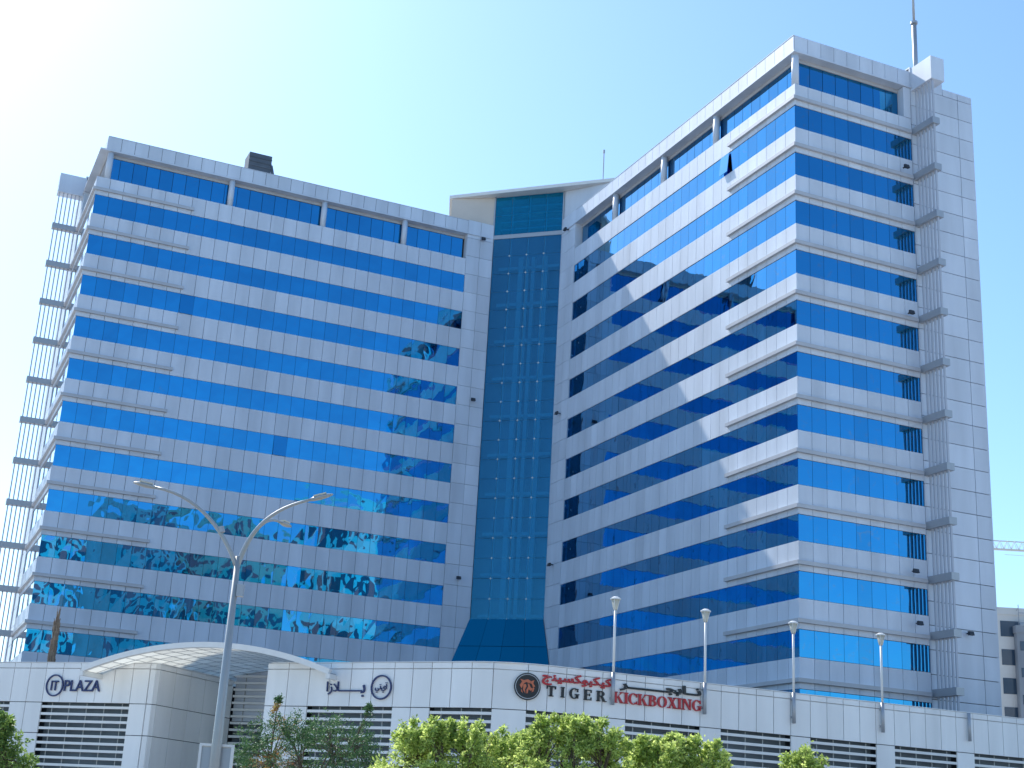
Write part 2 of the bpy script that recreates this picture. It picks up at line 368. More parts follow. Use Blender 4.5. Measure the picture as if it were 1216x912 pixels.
# ------------------------------------------------------------------ rooftop things
def bl(x, y): return (2.21 + x * cY - y * sY, 134.85 + x * sY + y * cY)
x, y = bl(-28.5, 7.5)
ru = empty('rooftop_unit', (x, y, 59.6), YAW); tag(ru, 'dark boxy rooftop plant unit standing above the left wing parapet', 'plant unit')
q = MB(); q.box(-1.15, 1.15, -1, 1, 1.6, 6.2); q.build('housing', 'mech', ru)
q = MB()
for i in range(9): q.box(-1.17, 1.17, -1.05, -1.0, 2.0 + i * 0.46, 2.12 + i * 0.46)
q.build('louvre', 'mech', ru)
q = MB(); q.tube([(1.2, -0.9, 1.6), (1.35, -0.95, 3.2), (1.4, -0.95, 4.3), (1.15, -0.95, 5.2)], 0.16, 8); q.build('duct', 'mech', ru, True)
q = MB()
for a in (-1, 1):
    for b_ in (-0.8, 0.8): q.box(a - .08, a + .08, b_ - .08, b_ + .08, 0, 1.6)
q.build('support_frame', 'grey', ru)
x, y = bl(13.6, -42.0)
am = empty('antenna_mast', (x, y, 59.6)); tag(am, 'tall grey tapering mast on the roof at the right end of the right wing', 'mast')
q = MB(); q.tube([(0, 0, 0), (0, 0, 7.6)], 0.2, 12); q.build('lower_pole', 'grey', am, True)
q = MB(); q.tube([(0, 0, 7.6), (0, 0, 7.8)], 0.3, 12); q.build('collar', 'grey', am)
q = MB(); q.tube([(0, 0, 7.8), (0, 0, 13.5)], 0.11, 10); q.build('upper_pole', 'grey', am, True)
x, y = bl(4.29, -5.0)
a2 = empty('roof_antenna', (x, y, 64.36)); tag(a2, 'thin short antenna rod on the slanted roof of the glass corner tower', 'antenna')
q = MB(); q.tube([(0, 0, 0), (0, 0, 5.0)], 0.06, 8); q.build('rod', 'grey', a2)
q = MB(); q.tube([(0, 0, 5.0), (0, 0, 5.35)], 0.11, 8); q.build('tip', 'grey', a2)

# ------------------------------------------------------------------ podium building
HP = 10.6
P = empty('podium_building', (0, 0, 0)); tag(P, 'long low pale clad podium with white louvred openings in front of the towers', 'building')
pw_, pb_ = MB(), MB()
ZJ = [10.6, 10.25, 8.15, 6.28, 4.3, 2.2, 0.0]
class Run:
    def __init__(s, pts): 
        s.p = [Vector(p) for p in pts]; s.L = [0]
        for a, b in zip(s.p, s.p[1:]): s.L.append(s.L[-1] + (b - a).length)
    def at(s, S):
        i = 0
        while i < len(s.p) - 2 and S > s.L[i + 1]: i += 1
        t = (s.p[i + 1] - s.p[i]).normalized(); q = s.p[i] + t * (S - s.L[i]); return q, Vector((t.y, -t.x))
    def slab(s, mb, s0, s1, z0, z1, d0, d1):
        (a, n), (b, n2) = s.at(s0), s.at(s1); t = (b - a).normalized(); n = Vector((t.y, -t.x))
        A0, A1, B0, B1 = a + n * d0, a + n * d1, b + n * d0, b + n * d1
        mb.hexa([(A0.x, A0.y, z0), (B0.x, B0.y, z0), (B1.x, B1.y, z0), (A1.x, A1.y, z0), (A0.x, A0.y, z1), (B0.x, B0.y, z1), (B1.x, B1.y, z1), (A1.x, A1.y, z1)])
def seg(run, s0, s1, n, zs, thick=0.06):
    w = (s1 - s0) / n; G = 0.022
    for i in range(n):
        for za, zb in zip(zs[1:], zs[:-1]): run.slab(pw_, s0 + i * w + G, s0 + (i + 1) * w - G, za + G, zb - G, -0.1, 0.0)
def bay(run, s0, s1, n, zs=8.15, head=True):
    if head: seg(run, s0, s1, n, ZJ[:3])
    lb = MB(); z = zs - 0.33
    while z > 0.4:
        k = 3
        for i in range(k):
            a, b = s0 + (s1 - s0) * i / k, s0 + (s1 - s0) * (i + 1) / k
            run.slab(lb, a, b, z, z + 0.15, -0.22, -0.04)
        z -= 0.435
    fr = MB()
    for i in range(0, n): 
        a = s0 + (s1 - s0) * (i + 0.5) / n; run.slab(fr, a - 0.025, a + 0.025, 0, zs, -0.26, -0.225)
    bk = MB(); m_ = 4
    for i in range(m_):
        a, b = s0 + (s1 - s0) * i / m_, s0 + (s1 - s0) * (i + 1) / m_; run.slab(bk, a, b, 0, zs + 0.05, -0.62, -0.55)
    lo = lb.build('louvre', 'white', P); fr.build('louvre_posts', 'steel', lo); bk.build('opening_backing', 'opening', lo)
def fillet(a, c, b, d, n=6):
    a, c, b = Vector(a), Vector(c), Vector(b); u = (a - c).normalized(); v = (b - c).normalized()
    p0, p1 = c + u * d, c + v * d; return [tuple(p0.lerp(c, t).lerp(c.lerp(p1, t), t)) for t in [i / n for i in range(n + 1)]]
Acr = (-20.62, 87.88); Send = (-17.40, 96.4)
left = Run([(-60.0, 105.22)] + fillet((-60, 105.22), Acr, Send, 0.45, 4) + [Send])
S0 = 30.70 + 0.0                       # arc length at left-run s = 0
la = (Vector((-31.86, 92.83)) - Vector((-60.0, 105.22))).length
bay(left, la - 5.4, la + 1.3, 5); seg(left, la - 7.9, la - 5.4, 2, ZJ)
seg(left, la - 28, la - 7.9, 16, ZJ)
seg(left, la + 1.3, la + 3.86, 2, ZJ); bay(left, la + 3.86, la + 10.57, 5); seg(left, la + 10.57, la + 11.8, 1, ZJ)
cor = left.L[1]; cend = left.L[5]
seg(left, la + 11.8, cor, 1, ZJ) if cor - la - 11.8 > 0.1 else None
seg(left, cor, cend, 2, ZJ); seg(left, cend, left.L[-1], 5, ZJ)
pw_.build('cladding_wall', 'clad_white', P); pw_ = MB()
# recess back wall with louvres
rec = Run([Send, (-9.4, 93.3)])
bay(rec, 0.0, 6.4, 4, 11.6, False)
ub = MB(); rec.slab(ub, 0.0, 8.5, 8.0, 11.6, -0.5, -0.3); ub.build('recess_panel', 'clad', P)
# right, bent front
cB = (0.86, 76.86)
fl = fillet((-13.32, 84.37), cB, (33.87, 92.27), 2.6, 8)
right = Run([(-9.4, 93.2), (-13.32, 84.37)] + fl + [(62.0, 105.4)])
r0 = right.L[1]                                                     # front run starts here
SB = r0 + (Vector(cB) - Vector((-13.32, 84.37))).length; endf = right.L[2 + 8]; 
def R2(sp):                                                         # s' measured from (5.99, 79.25) on the right run
    return endf + (Vector((5.99, 79.25)) - Vector(fl[-1])).length + sp
seg(right, 0.1, r0, 6, ZJ)
seg(right, r0, r0 + 3.0, 2, ZJ); bay(right, r0 + 3.0, r0 + 8.7, 4); seg(right, r0 + 8.7, r0 + 11.1, 2, ZJ); bay(right, r0 + 11.1, r0 + 14.85, 3)
seg(right, r0 + 14.85, R2(-4.6), 1, ZJ) if R2(-4.6) - r0 - 14.85 < 1.9 else seg(right, r0 + 14.85, R2(-4.6), 2, ZJ)
bay(right, R2(-4.6), R2(-0.09), 4); seg(right, R2(-0.09), R2(1.42), 1, ZJ)
pos = 1.42
while pos < 50:
    bay(right, R2(pos), R2(pos + 4.85), 4); seg(right, R2(pos + 4.85), R2(pos + 6.27), 1, ZJ); pos += 6.27
pw_.build('cladding_wall', 'clad_white', P)
# solid body and roof
def inset(run, d, smin=0, smax=1e9): 
    out = []
    for i, p in enumerate(run.p):
        t = (run.p[min(i + 1, len(run.p) - 1)] - run.p[max(i - 1, 0)]).normalized(); out.append((p.x - t.y * d, p.y + t.x * d))
    return out
bm_ = MB()
lp = inset(left, 0.7); bm_.prism(lp + [(-22, 98), (-30, 112), (-60, 112)], 0, 10.3)
rp = inset(right, 0.7)[1:]; bm_.prism([(-8.6, 92.8)] + [(-12.3, 84.6)] + rp[1:] + [(62, 112), (42, 100), (32, 96), (19.6, 91.5), (16, 93), (12, 100), (-8, 100)], 0, 10.3)
bm_.prism([(-17.0, 97.2), (-8.6, 93.9), (-8, 100), (-30, 112), (-22, 98)], 0, 10.28)
bm_.build('inner_wall', 'dark', P)
for run, a, b in ((left, la - 28, left.L[-1]), (right, 0.1, right.L[-1])):
    S = a; cp = MB()
    while S < b - 0.01:
        e = min(S + 0.7, b); run.slab(cp, S, e, 10.6, 10.64, -0.72, 0.02); run.slab(cp, S, e, 10.25, 10.6, -0.7, -0.11); S = e
    cp.build('coping', 'clad_white', P)

# vaulted canopy over the recess
V0, V1 = Vector((-25.1, 87.7)), Vector((-9.45, 81.3)); VC = (V0 + V1) / 2; vt = (V1 - V0).normalized(); vn = Vector((-vt.y, vt.x)); VH = (V1 - V0).length / 2
vc = empty('vaulted_canopy', (VC.x, VC.y, 0), math.atan2(vt.y, vt.x)); tag(vc, 'shallow white vaulted canopy of gridded sheets over the entrance recess', 'canopy')
ZF, ZC = 9.9, 11.38; VR = (VH * VH + (ZC - ZF) ** 2) / (2 * (ZC - ZF)); A0 = math.asin(VH / VR)
def vp(u, yy, r=0.0):
    a = -A0 + 2 * A0 * u; return Vector(((VR + r) * math.sin(a), yy, ZC - VR + (VR + r) * math.cos(a)))
NV, DV, ND = 18, 17.0, 15
q, rb, fs = MB(), MB(), MB()
for i in range(NV):
    for j in range(ND):
        u0, u1 = (i + .04) / NV, (i + .96) / NV; y0, y1 = DV * (j + .04) / ND + .3, DV * (j + .96) / ND + .3
        b0 = [vp(u0, y0), vp(u1, y0), vp(u1, y1), vp(u0, y1)]; q.hexa(b0 + [vp(u0, y0, .03), vp(u1, y0, .03), vp(u1, y1, .03), vp(u0, y1, .03)])
for i in range(NV + 1): rb.tube([vp(i / NV, .3, .02), vp(i / NV, DV + .3, .02)], 0.035, 5)
for j in range(ND + 1): rb.tube([vp(i / 36, .3 + DV * j / ND, .02) for i in range(37)], 0.035, 5)
for i in range(36):
    a, b_ = i / 36, (i + 1) / 36
    fs.hexa([vp(a, 0, -.06), vp(b_, 0, -.06), vp(b_, .3, -.06), vp(a, .3, -.06), vp(a, 0, .26), vp(b_, 0, .26), vp(b_, .3, .26), vp(a, .3, .26)])
q.build('vault_sheet', 'vault', vc); rb.build('vault_ribs', 'grey', vc); fs.build('arched_fascia', 'white', vc)
for u in (0.0, 1.0):
    q = MB(); a = vp(u, 0.0); q.box(a.x - .12, a.x + .12, 0, DV, a.z - .3, a.z - .02); q.build('edge_beam', 'white', vc)

# ------------------------------------------------------------------ lettering
def flat_text(s, bold=0.0):
    c = bpy.data.curves.new('t', 'FONT'); c.body = s; c.offset = bold; c.extrude = 0.0; o = bpy.data.objects.new('t', c); C.objects.link(o)
    dg = bpy.context.evaluated_depsgraph_get(); me = bpy.data.meshes.new_from_object(o.evaluated_get(dg))
    V = [tuple(v.co) for v in me.vertices]; F = [tuple(p.vertices) for p in me.polygons]
    bpy.data.objects.remove(o); bpy.data.curves.remove(c); bpy.data.meshes.remove(me); return V, F
def serif_polys(ch):
    R_ = lambda x0, x1, y0, y1: [(x0, y0), (x1, y0), (x1, y1), (x0, y1)]
    def ring(cx, cy, rx, ry, a0, a1, tw=.2, th=.08, n=14):
        o = []
        for i in range(n):
            A, B_ = rad(a0 + (a1 - a0) * i / n), rad(a0 + (a1 - a0) * (i + 1) / n)
            p = lambda w, k: (cx + (rx - (tw if k else 0)) * math.cos(w), cy + (ry - (th if k else 0)) * math.sin(w))
            o.append([p(A, 0), p(B_, 0), p(B_, 1), p(A, 1)])
        return o
    st = lambda x: [R_(x, x + .2, 0, 1), R_(x - .07, x + .27, 0, .09), R_(x - .07, x + .27, .91, 1)]
    if ch == 'T': return [R_(0, .8, .88, 1), R_(.3, .5, 0, 1), R_(.2, .6, 0, .09), R_(0, .08, .7, 1), R_(.72, .8, .7, 1)], .8
    if ch == 'I': return st(.07), .34
    if ch == 'E': return st(.07) + [R_(.1, .7, .91, 1), R_(.1, .7, 0, .09), R_(.2, .55, .46, .55), R_(.63, .7, .72, 1), R_(.63, .7, 0, .28), R_(.5, .56, .38, .63)], .72
    if ch == 'C': return ring(.42, .5, .42, .52, 45, 315) + [R_(.7, .78, .66, .98), R_(.7, .78, .04, .3)], .8
    if ch == 'G': return ring(.42, .5, .42, .52, 45, 330) + [R_(.7, .78, .66, .98), R_(.6, .8, .05, .45), R_(.5, .88, .38, .46)], .86
    if ch == 'O': return ring(.44, .5, .44, .52, 0, 360), .88
    if ch == 'R': return st(.07) + ring(.4, .74, .32, .26, -90, 90) + [R_(.2, .42, .92, 1), R_(.2, .42, .48, .56), [(.36, .5), (.56, .5), (.84, .0), (.62, .0)], R_(.6, .92, 0, .08)], .9
    if ch == 'B': return st(.07) + ring(.38, .75, .3, .25, -90, 90) + ring(.38, .27, .36, .27, -90, 90) + [R_(.2, .4, .92, 1), R_(.2, .4, .47, .55), R_(.2, .4, 0, .08)], .76
    if ch == 'K': return st(.07) + [[(.25, .42), (.33, .5), (.75, .97), (.66, .97)], [(.34, .56), (.46, .64), (.86, .0), (.62, .0)], R_(.56, .92, 0, .08), R_(.55, .88, .92, 1)], .9
    if ch == 'X': return [[(.1, 1), (.34, 1), (.84, 0), (.6, 0)], [(.1, 0), (.2, 0), (.76, 1), (.66, 1)], R_(0, .32, 0, .08), R_(.52, .92, 0, .08), R_(.02, .42, .92, 1), R_(.56, .88, .92, 1)], .9
    if ch == 'N': return [R_(.1, .2, 0, 1), R_(.72, .82, 0, 1), [(.1, 1), (.32, 1), (.82, 0), (.7, 0)], R_(0, .3, 0, .08), R_(0, .25, .92, 1), R_(.6, .92, .92, 1)], .92
class Flat:
    """collects flat shapes in (s, z) on a run and gives them depth"""
    def __init__(s, run): s.run = run; s.mb = MB()
    def poly(s, pts, d0=0.04, d1=0.12):
        A = sum(pts[i][0] * pts[(i + 1) % len(pts)][1] - pts[(i + 1) % len(pts)][0] * pts[i][1] for i in range(len(pts)))
        if A < 0: pts = pts[::-1]
        k = len(s.mb.v); n = len(pts)
        for d in (d0, d1):
            for (a, z) in pts:
                q, nn = s.run.at(a); q = q + nn * d; s.mb.v.append((q.x, q.y, z))
        s.mb.f.append(tuple(k + i for i in reversed(range(n)))); s.mb.f.append(tuple(k + n + i for i in range(n)))
        for i in range(n): j = (i + 1) % n; s.mb.f.append((k + i, k + j, k + n + j, k + n + i))
    def text(s, txt, s0, z0, w, h, d0=0.04, d1=0.12, shear=0.0, bold=0.008):
        V, F = flat_text(txt, bold); xs = [v[0] for v in V]; ys = [v[1] for v in V]; x0, x1, y0, y1 = min(xs), max(xs), min(ys), max(ys)
        for f in F:
            s.poly([(s0 + (V[i][0] - x0) / (x1 - x0) * w + shear * (V[i][1] - y0), z0 + (V[i][1] - y0) / (y1 - y0) * h) for i in f], d0, d1)
    def ring(s, cs, cz, r0, r1, d0=0.04, d1=0.12, n=32, squash=1.0):
        for i in range(n):
            A, B_ = 2 * math.pi * i / n, 2 * math.pi * (i + 1) / n
            if r0 <= 0: s.poly([(cs, cz), (cs + r1 * math.cos(A), cz + r1 * math.sin(A)), (cs + r1 * math.cos(B_), cz + r1 * math.sin(B_))], d0, d1)
            else: s.poly([(cs + r * math.cos(w), cz + r * math.sin(w)) for r, w in ((r0, A), (r1, A), (r1, B_), (r0, B_))], d0, d1)
    def serif(s, word, s0, s1, z0, h, space=.16, wscale=1.0):
        tot = sum(serif_polys(c)[1] for c in word) + space * (len(word) - 1); k = (s1 - s0) / tot; x = s0
        for c in word:
            ps, w = serif_polys(c)
            for p in ps: s.poly([(x + a * k, z0 + b * h) for a, b in p])
            x += (w + space) * k
def letters(name, fl, m, parent): return fl.mb.build(name, m, parent)

# sign of the plaza, Latin
s1 = empty('plaza_sign', (0, 0, 0)); tag(s1, 'navy IT PLAZA lettering with IT in a ring on the left podium wall', 'sign', 'plaza name signs')
f = Flat(left); c0 = la + 4.75; f.ring(c0, 9.18, 0.60, 0.68); letters('ring', f, 'navy', s1)
f = Flat(left); f.text('IT', c0 - 0.28, 8.87, 0.56, 0.6); letters('letters', f, 'navy', s1)
f = Flat(left); f.text('PLAZA', c0 + 0.76, 8.84, 2.78, 0.68, shear=0.0); letters('letters', f, 'navy', s1)
# sign of the plaza, Arabic
s2 = empty('plaza_sign', (0, 0, 0)); tag(s2, 'navy Arabic plaza lettering ending in a ring, right of the canopy', 'sign', 'plaza name signs')
f = Flat(right); f.ring(r0 + 7.95, 9.22, 0.60, 0.68); letters('ring', f, 'navy', s2)
f = Flat(right); f.text('\ufef2\ufe97\ufef1\ufe81', r0 + 7.55, 8.93, 0.8, 0.56); letters('letters', f, 'navy', s2)
f = Flat(right); f.text('\ufe8d\ufeaf\ufefc', r0 + 4.3, 8.8, 0.95, 0.74); f.poly([(r0 + 5.2, 8.98), (r0 + 6.7, 8.98), (r0 + 6.7, 9.06), (r0 + 5.2, 9.06)])
f.text('\ufe91', r0 + 6.62, 8.68, 0.28, 0.68); letters('letters', f, 'navy', s2)
# far left sign, mostly outside the photo
s3 = empty('shop_sign', (0, 0, 0)); tag(s3, 'black letter at the far left edge of the podium wall', 'sign')
f = Flat(left); f.text('s', la - 0.35, 8.95, 0.5, 0.6); letters('letters', f, 'black', s3)
# kickboxing gym
em = empty('gym_emblem', (0, 0, 0)); tag(em, 'round black emblem with an orange tiger head left of the gym lettering', 'emblem')
f = Flat(right); ec = R2(-4.62); f.ring(ec, 9.4, 0, 0.72, 0.05, 0.10); letters('disc', f, 'black', em)
f = Flat(right); f.ring(ec, 9.4, 0.62, 0.655, 0.10, 0.115); letters('rim', f, 'grey', em)
f = Flat(right)
tig = [[(-.42, .05), (-.30, .22), (-.40, .36), (-.22, .30), (0, .36), (.16, .28), (.12, .16), (-.10, .22), (-.24, .10), (-.30, -.12), (-.38, -.02)],
       [(.16, .26), (.34, .34), (.30, .18), (.40, .02), (.30, -.02), (.22, .14), (.14, .16)],
       [(-.24, .08), (-.10, .12), (-.06, .0), (-.14, -.16), (-.10, -.36), (-.24, -.18)],
       [(.0, .16), (.10, .10), (.16, -.04), (.30, -.10), (.20, -.22), (.06, -.14), (.02, -.34), (-.05, -.36), (-.06, -.18), (.03, -.02)],
       [(.30, -.02), (.36, -.06), (.32, -.22), (.24, -.28), (.27, -.14)], [(-.34, -.14), (-.28, -.20), (-.24, -.34), (-.32, -.28)]]
for p in tig: f.poly([(ec + a * 1.0, 9.4 + b * 1.05) for a, b in p], 0.10, 0.13)
letters('tiger_head', f, 'orange', em)
gs = empty('gym_sign', (0, 0, 0)); tag(gs, 'black and red TIGER KICKBOXING lettering in English and Arabic on the bent podium wall', 'sign')
def serif_word(word, s0, s1, z0, h, space, m, parent):
    tot = sum(serif_polys(c)[1] for c in word) + space * (len(word) - 1); k = (s1 - s0) / tot; x = s0
    for c in word:
        f = Flat(right); ps, w = serif_polys(c)
        for p in ps: f.poly([(x + a * k, z0 + b * h) for a, b in p])
        x += (w + space) * k; letters('letter', f, m, parent)
serif_word('TIGER', R2(-3.55), R2(0.12), 8.98, 0.56, .45, 'black', gs)
serif_word('KICKBOXING', R2(0.58), R2(6.30), 9.0, 0.60, .05, 'red', gs)
f = Flat(right); f.text('\ufe9e\ufee8\ufef4\ufeb4\ufedc\ufeee\ufe92\ufedc\ufef4\ufedb', R2(-3.84), 9.56, 4.3, 0.72, bold=0.035); letters('arabic_letters', f, 'red', gs)
f = Flat(right); f.text('\ufeae\u0640\u0640\u0640\u0640\u0640\u0640\u0640\u0640\ufea0\ufef3\ufe8e\u0640\u0640\ufe97', R2(0.95), 9.68, 5.35, 0.64, bold=0.045); letters('arabic_letters', f, 'black', gs)

# ------------------------------------------------------------------ podium lamps
def podium_lamp(pole=True):
    r = empty('wall_lamp_post', (0, 0, 8.85))
    q = MB(); q.tube([(0, 0, 0), (0, 0, 1.75)], 0.11, 10); q.build('wall_sleeve', 'grey', r, True)
    q = MB(); q.box(-.09, .09, 0.06, 0.26, 0.3, 0.42); q.box(-.09, .09, 0.06, 0.26, 1.3, 1.42); q.build('bracket', 'grey', r)
    q = MB(); q.tube([(0, 0, 1.75), (0, 0, 5.2)], 0.07, 10); q.build('pole', 'white', r, True)
    q = MB(); q.tube([(0, 0, 5.2), (0, 0, 5.3), (0, 0, 5.78)], [0.09, 0.12, 0.22], 12); q.build('lamp_glass', 'lamp_glass', r, True)
    q = MB(); q.tube([(0, 0, 5.78), (0, 0, 5.85), (0, 0, 5.95)], [0.30, 0.30, 0.12], 12)
    for i in range(4):
        a = math.pi / 4 + i * math.pi / 2; q.tube([(.1 * math.cos(a), .1 * math.sin(a), 5.2), (.25 * math.cos(a), .25 * math.sin(a), 5.8)], 0.018, 5)
    q.build('lamp_cap', 'white', r); return r
LL = ['slim white lamp post in the middle of the gym lettering', 'slim white lamp post at the right end of the gym lettering',
      'slim white lamp post in front of the corner edge of the right wing', 'slim white lamp post farthest right, before the lowest blue windows']
pr = podium_lamp()
for i, sp in enumerate((0.45, 6.44, 12.62, 19.18)):
    o = pr if i == 0 else copy_tree(pr); q, n = right.at(R2(sp)); q = q + n * 0.2
    o.location = (q.x, q.y, 8.85); o.rotation_euler = (0, 0, math.atan2(n.y, n.x) + math.pi / 2)
    tag(o, LL[i], 'lamp post', 'lamp posts along the podium wall')
q, n = right.at(R2(25.98)); q = q + n * 0.2
o = empty('lamp_sleeve', (q.x, q.y, 8.85)); tag(o, 'empty grey lamp sleeve without a pole near the right end of the podium wall', 'lamp bracket')
s = MB(); s.tube([(0, 0, 0), (0, 0, 1.72)], 0.11, 10); s.build('sleeve', 'grey', o, True)

# ------------------------------------------------------------------ street lamp
sl_ = empty('street_lamp', (-5.62, 30, 0)); tag(sl_, 'tall three armed grey street lamp with curved arms in front of the left wing', 'street lamp')
q = MB(); q.tube([(0, 0, 0), (0, 0, 3.2), (.0, 0, 7.0)], [0.13, 0.105, 0.06], 14); q.build('pole', 'steel', sl_, True)
q = MB(); q.box(-.22, .22, -.22, .22, 0, .04); q.tube([(0, 0, .04), (0, 0, .5)], [0.2, 0.14], 12); q.build('base', 'steel', sl_)
def arm(pts, r0=0.05, r1=0.03):
    P_ = []; n = 14
    p = [Vector(a) for a in pts]
    for i in range(n + 1):
        t = i / n; P_.append((1 - t) ** 3 * p[0] + 3 * t * (1 - t) ** 2 * p[1] + 3 * t * t * (1 - t) * p[2] + t ** 3 * p[3])
    q = MB(); q.tube(P_, [r0 + (r1 - r0) * i / n for i in range(n + 1)], 10); o = q.build('arm', 'steel', sl_, True)
    d = (P_[-1] - P_[-2]).normalized(); e = P_[-1]; s_ = Vector((-d.y, d.x, 0)).normalized(); u_ = s_.cross(d)
    h = MB(); n = 10; prof = [(-.02, .03, .03), (.06, .06, .045), (.22, .085, .055), (.38, .075, .04), (.48, .03, .02), (.5, .005, .005)]
    k = len(h.v)
    for (t, a, b) in prof:
        for j in range(n): w = 2 * math.pi * j / n; h.v.append(tuple(e + d * t + s_ * a * math.cos(w) + u_ * b * math.sin(w)))
    for i in range(len(prof) - 1):
        for j in range(n): jj = (j + 1) % n; h.f.append((k + i * n + j, k + i * n + jj, k + (i + 1) * n + jj, k + (i + 1) * n + j))
    h.f.append(tuple(k + j for j in range(n))); lh = h.build('lamp_head', 'steel', sl_, True)
    g_ = MB(); c = e + d * .22 - u_ * .045; g_.hexa([tuple(c + d * a + s_ * b - u_ * z) for z in (0, .03) for a, b in ((-.14, -.05), (.14, -.05), (.14, .05), (-.14, .05))]); g_.build('lens', 'lamp_glass', lh)
arm([(0, 0, 6.75), (-.30, 0, 7.45), (-.95, 0, 8.28), (-1.95, 0, 8.40)])
arm([(0, 0, 6.75), (.12, 0, 7.45), (.45, 0, 8.05), (1.42, 0, 8.32)])
arm([(0, 0, 6.75), (.10, .3, 7.4), (.25, .9, 8.20), (.55, 1.75, 8.15)])
q = MB(); q.box(.06, .2, -.08, .08, 6.15, 6.4); q.box(.04, .08, -.03, .03, 6.2, 6.3); q.build('junction_box', 'grey', sl_)
q = MB(); q.tube([(-.44, 0, 7.62), (-.40, 0, 7.50)], 0.065, 10); q.build('arm_clamp', 'grey', sl_)
ps = empty('pole_banner', (-5.62, 30.12, 0.9)); tag(ps, 'white framed upright panel fixed behind the street lamp pole at the bottom edge', 'panel')
q = MB(); q.box(-.36, .34, 0, .05, 0, 2.22); q.build('panel', 'white', ps)
q = MB(); q.box(.29, .345, -.05, 0, 0, 2.22); q.box(-.365, -.31, -.05, 0, 0, 2.22); q.box(-.31, .29, -.05, 0, 2.17, 2.22); q.build('frame', 'white', ps)
q = MB(); q.box(-.31, .29, -.01, -0.002, .05, 2.15); q.build('plate', 'grey', ps)

# ------------------------------------------------------------------ palm trunk on the podium roof
pt_ = empty('palm_trunk', (-29.7, 96.4, 10.3)); tag(pt_, 'bare brown trimmed palm trunk standing behind the podium wall at far left', 'palm tree')
q = MB(); q.tube([(0, 0, 0), (0, 0, 1.0), (.05, 0, 2.4), (.0, 0, 3.5), (-.05, 0, 4.0)], [.24, .22, .17, .15, .04], 12); q.build('trunk', 'palm', pt_, True)
q = MB()
for i in range(150):
    z = random.uniform(.4, 3.4); a = random.uniform(0, 6.28); r = .21 - z * .02; l = random.uniform(.25, .55)
    q.tube([(r * math.cos(a), r * math.sin(a), z), ((r + .08) * math.cos(a), (r + .08) * math.sin(a), z + l)], [.05, .015], 4)
for i in range(14):
    a = random.uniform(0, 6.28); q.tube([(0, 0, 3.2), (.12 * math.cos(a), .12 * math.sin(a), 4.0 + random.uniform(0, .6))], [.06, .01], 4)
q.build('frond_stubs', 'palm', pt_)

# ------------------------------------------------------------------ trees
def tree(name, x, y, h, rx, ry, rz, cz, mleaf, label, group, nclump=70, nleaf=120, leaf=0.085, seed=1, trunk_r=.09, spikes=8, aspect=2.2, m2=None, m2side=None, cr=(.28, .5)):
    random.seed(seed); t = empty(name, (x, y, 0.13)); tag(t, label, 'tree', group)
    tk = MB(); fork = cz - rz * 1.1
    tk.tube([(0, 0, 0), (.05, 0, fork * .5), (0, .03, fork)], [trunk_r * 1.4, trunk_r, trunk_r * .85], 9)
    cl = []
    for i in range(nclump):
        while True:
            p = Vector((random.uniform(-1, 1), random.uniform(-1, 1), random.uniform(-1, 1)))
            if .25 < p.length < 1: break
        p = p.normalized() * (p.length ** .45); cl.append((Vector((p.x * rx, p.y * ry, cz + p.z * rz)), random.uniform(*cr)))
    for i in range(spikes):
        a = random.uniform(0, 6.28); k = random.uniform(.0, .8)
        cl.append((Vector((math.cos(a) * rx * k, math.sin(a) * ry * k, cz + rz * random.uniform(.95, 1.2) * math.sqrt(1 - .5 * k * k))), .2))
        e = cl[-1][0]; l = random.uniform(.0, .16); cl.append((e + Vector((.03, 0, .16 + l)), .13)); cl.append((e + Vector((.05, 0, .3 + l * 2)), .08))
    main = []
    for i in range(7):
        a = i * .9 + random.uniform(-.3, .3); e = Vector((math.cos(a) * rx * .55, math.sin(a) * ry * .55, cz + random.uniform(-.1, .5) * rz))
        mid = Vector((e.x * .4, e.y * .4, (fork + e.z) / 2 + .1)); tk.tube([(0, 0, fork - .05), mid, e], [trunk_r * .6, trunk_r * .4, trunk_r * .2], 6); main += [mid, e]
    for c, r in cl:
        n_ = min(main, key=lambda q: (q - c).length); tk.tube([n_, (n_ + c) / 2 + Vector((0, 0, .08)), c], [.022, .016, .008], 4, False)
    tk.build('trunk', 'bark', t, True)
    lf, lo = MB(), MB()
    for c, r in cl:
        nshoot = 7; nl = int(nleaf * random.uniform(.3, 1.25))
        tg = lo if (m2 and m2side(c) and random.random() < .3) else lf
        for s_ in range(nshoot):
            d = Vector((random.gauss(0, 1), random.gauss(0, 1), random.gauss(.25, .8))).normalized()
            for j in range(max(nl // nshoot, 4)):
                u = random.random() ** .7; p = c + d * r * 1.25 * u + Vector((random.gauss(0, .05), random.gauss(0, .05), random.gauss(0, .05)))
                dd = (d + Vector((random.gauss(0, .8), random.gauss(0, .8), random.gauss(-.1, .7)))).normalized()
                s = dd.cross(Vector((random.gauss(0, 1), random.gauss(0, 1), random.gauss(0, 1)))).normalized()
                l = leaf * random.uniform(.7, 1.3); w = l / aspect
                tg.quad(p, p + dd * l * .5 + s * w * .5, p + dd * l, p + dd * l * .5 - s * w * .5)
    lf.build('crown', mleaf, t)
    if lo.v: lo.build('crown_tips', m2, t)
    return t
GT = 'roadside trees at the bottom of the view'
tree('street_tree', -15.75, 45, 4.5, 1.65, 1.6, 1.2, 2.55, 'leaf_g', 'green leafy tree cut by the left edge of the view', GT, 80, 190, .13, 11)
tree('flame_tree', -6.4, 52, 5.4, 2.7, 2.0, 1.6, 3.6, 'leaf_d', 'dark feathery tree with orange tips in front of the louvred wall', GT, 170, 230, .09, 12, spikes=2, aspect=2.4,
     m2='leaf_o', m2side=lambda c: c.x < -.9, cr=(.3, .55))
